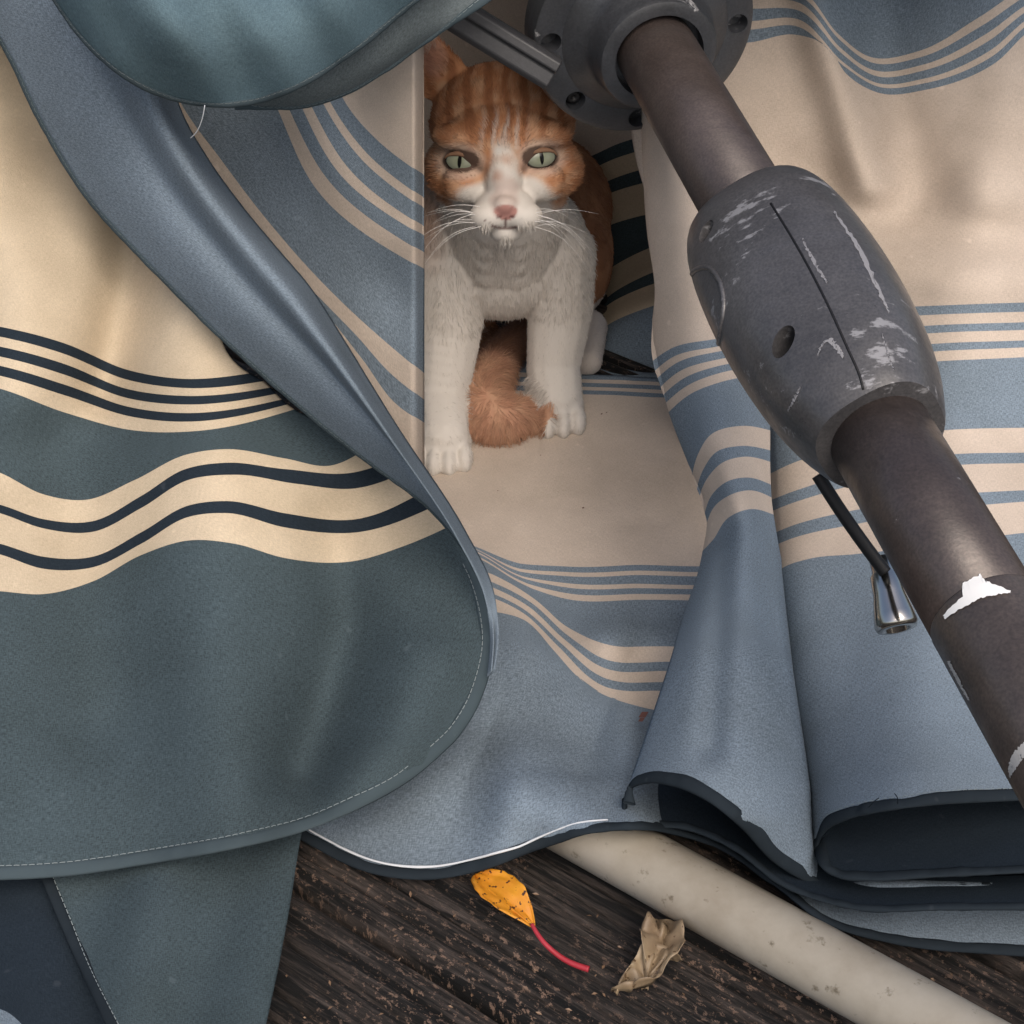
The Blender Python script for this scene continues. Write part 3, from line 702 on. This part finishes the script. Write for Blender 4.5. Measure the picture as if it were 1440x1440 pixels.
# bits on the floor cloth and loose threads on the hems
V=[];Fc=[]
for x,y,sz in ((820,714,.0009),(846,582,.0008),(853,580,.0006),(760,640,.0005),(700,690,.0005),(905,1005,.003),(902,1012,.002)):
    p=at_z(x,y,.0075 if y<900 else .030); k=len(V); u=np.array([.8,.5,.1])*sz; w=np.array([-.4,.7,.3])*sz*.6
    V+=[p-u,p+w,p+u,p-w]; Fc.append((k,k+1,k+2,k+3))
mesh_obj("cloth_debris",V,Fc,leafmat("dark_bits",(.05,.02,.015),(.12,.04,.03),.8,(.1,.06,.03)),None,False)
for i,(pt) in enumerate([[(288,148,-.1),(284,168,-.098),(276,186,-.094),(268,194,-.09)],[(1222,1135,-.30),(1228,1128,-.305),(1236,1122,-.31)],[(1262,1130,-.30),(1262,1122,-.305),(1258,1116,-.31)],[(1150,1180,-.29),(1158,1176,-.295),(1166,1170,-.30)]]):
    tube("loose_thread_%d"%i,[at_y(a,b,c) for a,b,c in pt],.00020 if i==0 else .00016,M['pip'] if i==0 else M['hem'],seg=6,n=20)

# ------------------------------------------------------------------ CAT
cat=empty("ginger_and_white_cat")
HO=at_y(706,215,.075); hd=float((HO-C)@FW); hs=hd/F
zf=C-HO; zf/=np.linalg.norm(zf); xr=np.array([1.,0,0]); xr-=zf*(xr@zf); xr/=np.linalg.norm(xr); yu=np.cross(zf,xr)
def H(x,y,z): # head-space
    return HO+(xr*x+yu*y+zf*z)*hs
def Hloc(P):
    v=(P-HO)/hs; return np.stack([v@xr,v@yu,v@zf],-1)
bm=bmesh.new()
def ell(c,r,axes=None,sub=3):
    mt=Matrix.Identity(4)
    if axes is None: axes=(np.array([1,0,0]),np.array([0,1,0]),np.array([0,0,1]))
    for i in range(3):
        for j in range(3): mt[j][i]=axes[i][j]*r[i]
        mt[i][3]=c[i]
    bmesh.ops.create_icosphere(bm,subdivisions=sub,radius=1,matrix=mt)
hax=(xr,yu,zf)
def he(x,y,z,rx,ry,rz): ell(H(x,y,z),(rx*hs,ry*hs,rz*hs),hax)
def chain(pts,rs,flat=1.):
    for (p,q),(r0,r1) in zip(zip(pts[:-1],pts[1:]),zip(rs[:-1],rs[1:])):
        p=np.array(p);q=np.array(q);n=max(2,int(np.linalg.norm(q-p)/(min(r0,r1)*.3)))
        for i in range(n+1):
            t=i/n; r=r0+(r1-r0)*t; ell(p+(q-p)*t,(r,r,r*flat),sub=2)
he(0,42,-35,102,86,98); he(-56,-20,-18,53,47,56); he(60,-20,-18,53,47,56)
he(0,20,20,78,60,62); he(2,-30,50,27,52,38); he(4,-76,48,44,32,46)
he(-18,-85,68,28,21,28); he(28,-85,68,28,21,28); he(5,-107,48,24,17,28)
he(4,-70,86,17,14,16)
he(-54,24,44,38,20,28); he(54,27,44,38,20,28)
he(-48,-40,34,34,28,28); he(53,-38,34,34,28,28)
def ear(bx,by,tx,ty,sgn):
    for i in range(26):
        t=i/25; x=bx+(tx-bx)*t; y=by+(ty-by)*t; w=46*(1-t)**.85+3
        ell(H(x,y,-30+8*t),(w*hs,w*.55*hs,8*hs),(np.array(xr*.93-zf*.35*sgn),yu,zf),2)
ear(-74,92,-104,168,-1); ear(76,92,104,170,1)
# neck, chest, trunk
chest=at_y(706,356,.13)
ell(chest,(.043,.043,.036)); ell(at_y(650,352,.125),(.031,.034,.034)); ell(at_y(762,352,.125),(.026,.032,.036)); ell(at_y(615,325,.12),(.026,.03,.034))
chain([H(0,-10,-60),chest+np.array([0,-.008,.012])],[.035,.038])
tr0=np.array([chest[0],chest[1]+.025,chest[2]+.002]);tr1=np.array([.010,.222,.066])
chain([tr0,tr1],[.033,.046])
ell((.012,.228,.055),(.050,.050,.052)); ell((.038,.205,.040),(.024,.042,.038)); ell((-.018,.21,.04),(.026,.042,.036))
def pz(x,y,z): return at_z(x,y,z)
legR=[at_y(780,360,.118),at_y(787,440,.109),at_y(778,515,.096),pz(783,562,.016)]
chain(legR,[.0240,.0190,.0160,.0155])
legL=[at_y(622,375,.110),at_y(627,465,.096),at_y(617,560,.074),pz(622,614,.016)]
chain(legL,[.0270,.0210,.0170,.0155])
def paw(px,py,dirx=0.):
    c=pz(px,py,.011); ell(c,(.0165,.019,.0120))
    for i,q in enumerate((-1.5,-.5,.5,1.5)):
        ell(c+np.array([q*.0084+dirx,-.0185+.0035*abs(q),-.0015]),(.0047,.0105,.0090),sub=2)
paw(781,570); paw(622,622)
chain([np.array([.046,.165,.012]),np.array([.044,.132,.010])],[.012,.0095]); chain([np.array([-.022,.165,.012]),np.array([-.025,.14,.011])],[.013,.010])
tail=[(np.array([.015,.215,.018])),pz(735,474,.013),pz(712,492,.014),pz(690,528,.014),pz(676,572,.0145),pz(702,592,.0145),pz(738,580,.012)]
tP=spline([tuple(t) for t in tail],34)
for i,p in enumerate(tP): 
    r=.0105+.0065*ss(i/33,.45,.75)
    if i>28: r-=(i-28)*.0014
    ell(p,(r,r,r),sub=2)
me=bpy.data.meshes.new("body"); bm.to_mesh(me); bm.free()
body=link(bpy.data.objects.new("body",me),cat)
rm=body.modifiers.new("r","REMESH"); rm.mode='VOXEL'; rm.voxel_size=.0013
sm=body.modifiers.new("s","SMOOTH"); sm.iterations=5; sm.factor=.5
me2=bpy.data.meshes.new_from_object(body.evaluated_get(bpy.context.evaluated_depsgraph_get())); body.modifiers.clear(); body.data=me2; me2.name="body"
nvt=len(me2.vertices); co=np.zeros(nvt*3); me2.vertices.foreach_get("co",co); co=co.reshape(-1,3); print("cat verts",nvt)
def nz(P,f,sd=0.): return np.array([noise.noise(Vector((p[0]*f+sd,p[1]*f,p[2]*f))) for p in P])
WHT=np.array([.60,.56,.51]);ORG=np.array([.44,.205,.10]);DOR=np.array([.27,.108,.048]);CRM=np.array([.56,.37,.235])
EYE=[(-57,-11),(53,-6)]
def catcol(P):
    Lc=Hloc(P); x,y,z=Lc.T; n1=nz(P,60);n2=nz(P,170,3.);n3=nz(P,25,9.)
    head=((x/150)**2+((y-25)/165)**2+((z+10)/150)**2<1)&(y>-128)
    st=.5+.5*np.sin(x*.24+n1*2.2)
    st=ss(st,.3,.85)*ss(y,0,40)
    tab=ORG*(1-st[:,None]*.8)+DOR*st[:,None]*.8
    pale=(1-st)*ss(n2+n1*.6,-.3,.5)*.55; tab=tab*(1-pale[:,None])+CRM*pale[:,None]
    blz=1-ss(np.abs(x-2+n1*9)-(23-.26*(y+40)),-5,9)
    blz*=1-ss(y,0,36)
    stk=ss(.5+.5*np.sin(x*.38+n1*3),.55,.95)*(1-ss(np.abs(x),14,44))*ss(y,-5,10)*(1-ss(y,34,70))
    blz=np.maximum(blz*(.78+.5*n2),stk*.55)
    mz=1-ss(((x-5)/80)**2+((y+88)/56)**2+n1*.4,.75,1.25)
    low=1-ss(y+n1*18,-80,-58)
    ring=np.zeros(len(P))
    for ex,ey in EYE:
        ring=np.maximum(ring,(1-ss(np.sqrt(((x-ex)/35)**2+((y-ey+2)/25)**2),.8,1.2)))
    w=np.clip(np.maximum(np.maximum(blz,mz),low),0,1)
    w=np.maximum(w,ring*.36*(z>0))
    hcol=tab*(1-w[:,None])+WHT*w[:,None]
    ln=np.zeros(len(P))
    for ex,ey in EYE:
        ln=np.maximum(ln,1-ss(np.sqrt(((x-ex)/26)**2+((y-ey)/16)**2),.92,1.10))
    tear=(1-ss(np.hypot(np.abs(x)-31,(y+20)*.6),2,7))
    ln=np.maximum(ln,tear*.6)*(z>0); hcol=hcol*(1-ln[:,None]*.9)+np.array([.055,.032,.025])*ln[:,None]*.9
    inner=(1-ss(np.sqrt(((x+93)/20)**2+((y-128)/30)**2),.6,1.1))*(z>-40)
    hcol=hcol*(1-inner[:,None]*.6)+np.array([.40,.22,.17])*inner[:,None]*.6
    smd=(1-ss(np.sqrt(((x-4)/20)**2+((y+50)/34)**2)+n2*.5,.5,1.3))*.42*(z>50)
    hcol=hcol*(1-smd[:,None])+np.array([.38,.24,.20])*smd[:,None]
    dy=(y+80); ns=(1-ss(np.sqrt(((x-5)/(16+dy*.35))**2+(dy/11)**2),.85,1.1))*(z>50)
    hcol=hcol*(1-ns[:,None])+np.array([.36,.185,.16])*ns[:,None]
    nos=(1-ss(np.hypot(np.abs(x-5)-9,(y+85)*1.5),2,5))*(z>50)
    hcol=hcol*(1-nos[:,None]*.8)+np.array([.08,.03,.03])*nos[:,None]*.8
    mth=np.maximum((1-ss(np.abs(x-5),1.,3.))*(y<-88)*(y>-102),(1-ss(np.abs(y+102-.012*(x-5)**2),1.,3.4))*(np.abs(x-5)<30))*(z>40)
    hcol=hcol*(1-mth[:,None]*.8)+np.array([.10,.045,.04])*mth[:,None]*.8
    # body
    w=1-ss(P[:,1]+n3*.012,.138,.156)
    side=ss(-(P[:,0]+.030)+n1*.012,.0,.018)*ss(P[:,2],.085,.12)
    w=np.clip(w-side*.6,0,1)
    hf=(P[:,1]>.1)&(P[:,2]<.024)&(P[:,0]>.03); w=np.where(hf,.85,w)
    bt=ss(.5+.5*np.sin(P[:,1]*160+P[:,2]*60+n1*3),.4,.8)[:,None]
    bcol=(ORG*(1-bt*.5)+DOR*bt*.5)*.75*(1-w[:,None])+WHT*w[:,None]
    dt=np.min(np.linalg.norm(P[:,None,:]-tP[None,:,:],axis=2),axis=1); isl=dt<.0195
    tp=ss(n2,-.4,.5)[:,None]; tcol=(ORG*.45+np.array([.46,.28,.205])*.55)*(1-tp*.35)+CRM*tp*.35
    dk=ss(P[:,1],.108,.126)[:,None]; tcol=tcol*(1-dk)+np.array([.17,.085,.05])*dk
    dl=np.hypot(P[:,0]-legR[2][0],P[:,1]-.09)
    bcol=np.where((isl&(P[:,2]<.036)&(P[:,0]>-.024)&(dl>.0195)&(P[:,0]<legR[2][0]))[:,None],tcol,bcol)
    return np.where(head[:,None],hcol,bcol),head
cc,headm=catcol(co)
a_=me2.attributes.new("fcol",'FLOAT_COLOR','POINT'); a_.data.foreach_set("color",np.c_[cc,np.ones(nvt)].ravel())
m,nt,b=newmat("cat_skin"); at=N(nt,"ShaderNodeAttribute",attribute_name="fcol"); nt.links.new(at.outputs["Color"],b.inputs["Base Color"]); b.inputs["Roughness"].default_value=.7; b.inputs["Specular IOR Level"].default_value=.2
me2.materials.clear(); me2.materials.append(m); me2.polygons.foreach_set("use_smooth",[True]*len(me2.polygons))
# fur
me2.calc_loop_triangles(); nt_=len(me2.loop_triangles); tri=np.zeros(nt_*3,int); me2.loop_triangles.foreach_get("vertices",tri); tri=tri.reshape(-1,3)
vn=np.zeros(nvt*3); me2.vertices.foreach_get("normal",vn); vn=vn.reshape(-1,3)
ar=np.linalg.norm(np.cross(co[tri[:,1]]-co[tri[:,0]],co[tri[:,2]]-co[tri[:,0]]),axis=1)
wt=ar*np.where(headm[tri[:,0]],3.0,1.); wt/=wt.sum()
NF=135000
ti=rng.choice(nt_,NF,p=wt); r1=np.sqrt(rng.random(NF)); r2=rng.random(NF)
bc=np.stack([1-r1,r1*(1-r2),r1*r2],-1)
Pr=(co[tri[ti]]*bc[:,:,None]).sum(1); Nr=(vn[tri[ti]]*bc[:,:,None]).sum(1); Nr/=np.linalg.norm(Nr,axis=1)[:,None]
facing=((C-Pr)*Nr).sum(1)>-.35; Pr=Pr[facing];Nr=Nr[facing]
fc,fh=catcol(Pr); Lc=Hloc(Pr)
x,y,z=Lc.T
nosew=H(5,-60,80)
flowh=Pr-nosew; flowb=np.tile(np.array([0,.25,-1.]),(len(Pr),1))
flow=np.where(fh[:,None],flowh,flowb)+0.
flow-=Nr*(flow*Nr).sum(1)[:,None]; flow/=np.linalg.norm(flow,axis=1)[:,None]+1e-6
rv=rng.normal(0,1,flow.shape); 
dtl=np.min(np.linalg.norm(Pr[:,None,:]-tP[None,::3,:],axis=2),axis=1); ist=(dtl<.021)&(Pr[:,2]<.04)&(~fh)
dirv=flow*.9+Nr*(.32+.30*ist)[:,None]+rv*(.12+.12*ist)[:,None]; dirv/=np.linalg.norm(dirv,axis=1)[:,None]
dn=np.sqrt((x-5)**2+(y+80)**2)
lh=.0013+.0030*ss(dn,25,120)+.002*ss(np.abs(x),70,120)*(y<40)
lb=np.where(Pr[:,2]<.06,.0026,.0046+.0012*ss(Pr[:,2],.10,.13)); lb=np.where(ist,.0070,lb)
ln_=np.where(fh,lh,lb)*rng.uniform(.65,1.2,len(Pr))
keep=np.ones(len(Pr),bool)
for ex,ey in EYE: keep&=~((((x-ex)/26)**2+((y-ey)/16)**2<1.1)&(z>0)&fh)
keep&=~((((x-5)/14)**2+((y+80)/10)**2<1)&(z>50)&fh)
Pr=Pr[keep];Nr=Nr[keep];dirv=dirv[keep];ln_=ln_[keep];fc=fc[keep];n=len(Pr)
K=4; pts=np.zeros((n,K,3)); grav=np.array([0,0,-1.])
cl=nz(Pr,130,5.)
side_=np.cross(Nr,dirv)
for k in range(K):
    t=k/(K-1); pts[:,k]=Pr-Nr*.0004+(dirv*t+grav*.15*t*t+side_*(cl*.45)[:,None]*t)*ln_[:,None]-Nr*(.15*t*t)*ln_[:,None]
pts[:,:,2]=np.maximum(pts[:,:,2],.006)
colr=fc*rng.uniform(.72,1.18,n)[:,None]
m,nt,b=newmat("cat_fur"); at=N(nt,"ShaderNodeAttribute",attribute_name="fcol"); nt.links.new(at.outputs["Color"],b.inputs["Base Color"]); b.inputs["Roughness"].default_value=.6; b.inputs["Specular IOR Level"].default_value=.25
hc_=bpy.data.hair_curves.new("fur"); hc_.add_curves([K]*n)
hc_.attributes["position"].data.foreach_set("vector",pts.ravel()) if "position" in hc_.attributes else hc_.points.foreach_set("position",pts.ravel())
ra=hc_.attributes.get("radius") or hc_.attributes.new("radius",'FLOAT','POINT')
ra.data.foreach_set("value",np.tile(np.array([.00014,.00012,.00008,.00002]),n))
ca=hc_.attributes.new("fcol",'FLOAT_COLOR','POINT'); ca.data.foreach_set("color",np.repeat(np.c_[colr,np.ones(n)],K,axis=0).ravel())
hc_.materials.append(m); link(bpy.data.objects.new("fur",hc_),cat)
# eyes : eyeball + upper lid
Tb=BVHTree.FromObject(body,bpy.context.evaluated_depsgraph_get())
mLid,_,b_=newmat("eyelid"); b_.inputs["Base Color"].default_value=(.22,.12,.07,1); b_.inputs["Roughness"].default_value=.8
for i,(ex,ey) in enumerate(EYE):
    d=-zf; h=Tb.ray_cast(Vector(H(ex,ey,300)),Vector(d)); p=np.array(h[0]); 
    sg=-1 if ex<0 else 1
    ez=zf*.95+xr*.25*sg; ez/=np.linalg.norm(ez); ey_=yu-ez*(yu@ez)+xr*.0; ey_/=np.linalg.norm(ey_); exx=np.cross(ey_,ez)
    rl=math.radians(7)*sg; exr=exx*math.cos(rl)+ey_*math.sin(rl); eyr=np.cross(ez,exr)
    me=bpy.data.meshes.new("eye"); b2=bmesh.new(); bmesh.ops.create_uvsphere(b2,u_segments=48,v_segments=32,radius=1); b2.to_mesh(me); b2.free()
    me.polygons.foreach_set("use_smooth",[True]*len(me.polygons))
    m,nt,b=newmat("cat_eye_%d"%i); tc=N(nt,"ShaderNodeTexCoord")
    def lenxy(kx,ky,oy=0):
        mp=N(nt,"ShaderNodeMapping"); mp.inputs["Scale"].default_value=(kx,ky,0); mp.inputs["Location"].default_value=(0,oy,0); nt.links.new(tc.outputs["Object"],mp.inputs[0]); l=N(nt,"ShaderNodeVectorMath",operation='LENGTH'); nt.links.new(mp.outputs[0],l.inputs[0]); return l.outputs["Value"]
    iris=ramp(nt,lenxy(1,1.0,.06),[(0,(.20,.22,.15)),(.40,(.25,.27,.195)),(.78,(.195,.21,.16)),(.87,(.012,.009,.008))])
    pu=ramp(nt,lenxy(7.5,1.35),[(.80,(1,1,1)),(1.,(0,0,0))])
    nt.links.new(mix(nt,iris.outputs[0],(.004,.004,.004),pu.outputs[0]),b.inputs["Base Color"]); b.inputs["Roughness"].default_value=.2; b.inputs["Specular IOR Level"].default_value=.4
    me.materials.append(m); o=link(bpy.data.objects.new("eye",me),cat)
    mt=Matrix.Identity(4); cpos=p-ez*2.5*hs
    for r in range(3):
        mt[r][0]=exr[r]*24*hs; mt[r][1]=eyr[r]*15*hs; mt[r][2]=ez[r]*9*hs; mt[r][3]=cpos[r]
    o.matrix_world=mt
    pts_=[]
    for q in np.linspace(-1,1,13):
        pts_.append(cpos+(exr*(q*23.5)+eyr*(11.8*math.sqrt(max(0,1-q*q*.97))-2.0)+ez*(6.5*math.sqrt(max(0,1-q*q))+2.))*hs)
    tube("eyelid_%d"%i,pts_,3.6*hs,mLid,parent=cat,seg=8,n=30,taper=lambda t:.35+.65*math.sin(math.pi*t))
m,nt,b=newmat("whisker"); b.inputs["Base Color"].default_value=(.85,.83,.8,1); b.inputs["Roughness"].default_value=.4
for sg in (-1,1):
    for i in range(11):
        bx=5+sg*(20+7*(i%4)); by=-78-4.5*(i//2)+rng.uniform(-3,3); L_=rng.uniform(55,100); up=rng.uniform(-.7,.15)
        q0=H(bx,by,80-6*(i%4)); q1=H(bx+sg*L_*.5,by+up*L_*.35+5,90); q2=H(bx+sg*L_,by+up*L_-8,72)
        tube("whisker_%d_%d"%(sg+1,i),[q0,q1,q2],.00015,m,parent=cat,seg=5,taper=lambda t:1-.8*t,n=14)

# ------------------------------------------------------------------ LIGHT
w=bpy.data.worlds.new("World"); S.world=w; w.use_nodes=True; nt=w.node_tree; bg=nt.nodes["Background"]
sky=N(nt,"ShaderNodeTexSky"); sky.sky_type='NISHITA'; sky.sun_disc=False; sky.dust_density=5.; sky.air_density=1.; sky.ozone_density=.3
nt.links.new(sky.outputs[0],bg.inputs[0]); bg.inputs[1].default_value=.15
ld=bpy.data.lights.new("sun","SUN"); ld.energy=1.4; ld.angle=math.radians(45); ld.color=(1,.94,.87)
sun=bpy.data.objects.new("sun",ld); S.collection.objects.link(sun)
sdir=Vector((.18,-.58,.80)).normalized()   # direction towards the sun
sun.rotation_euler=sdir.to_track_quat('Z','Y').to_euler()
sky.sun_elevation=math.asin(sdir.z); sky.sun_rotation=math.atan2(sdir.x,sdir.y)
S.view_settings.view_transform='Standard'; S.view_settings.look='None'; S.view_settings.exposure=0
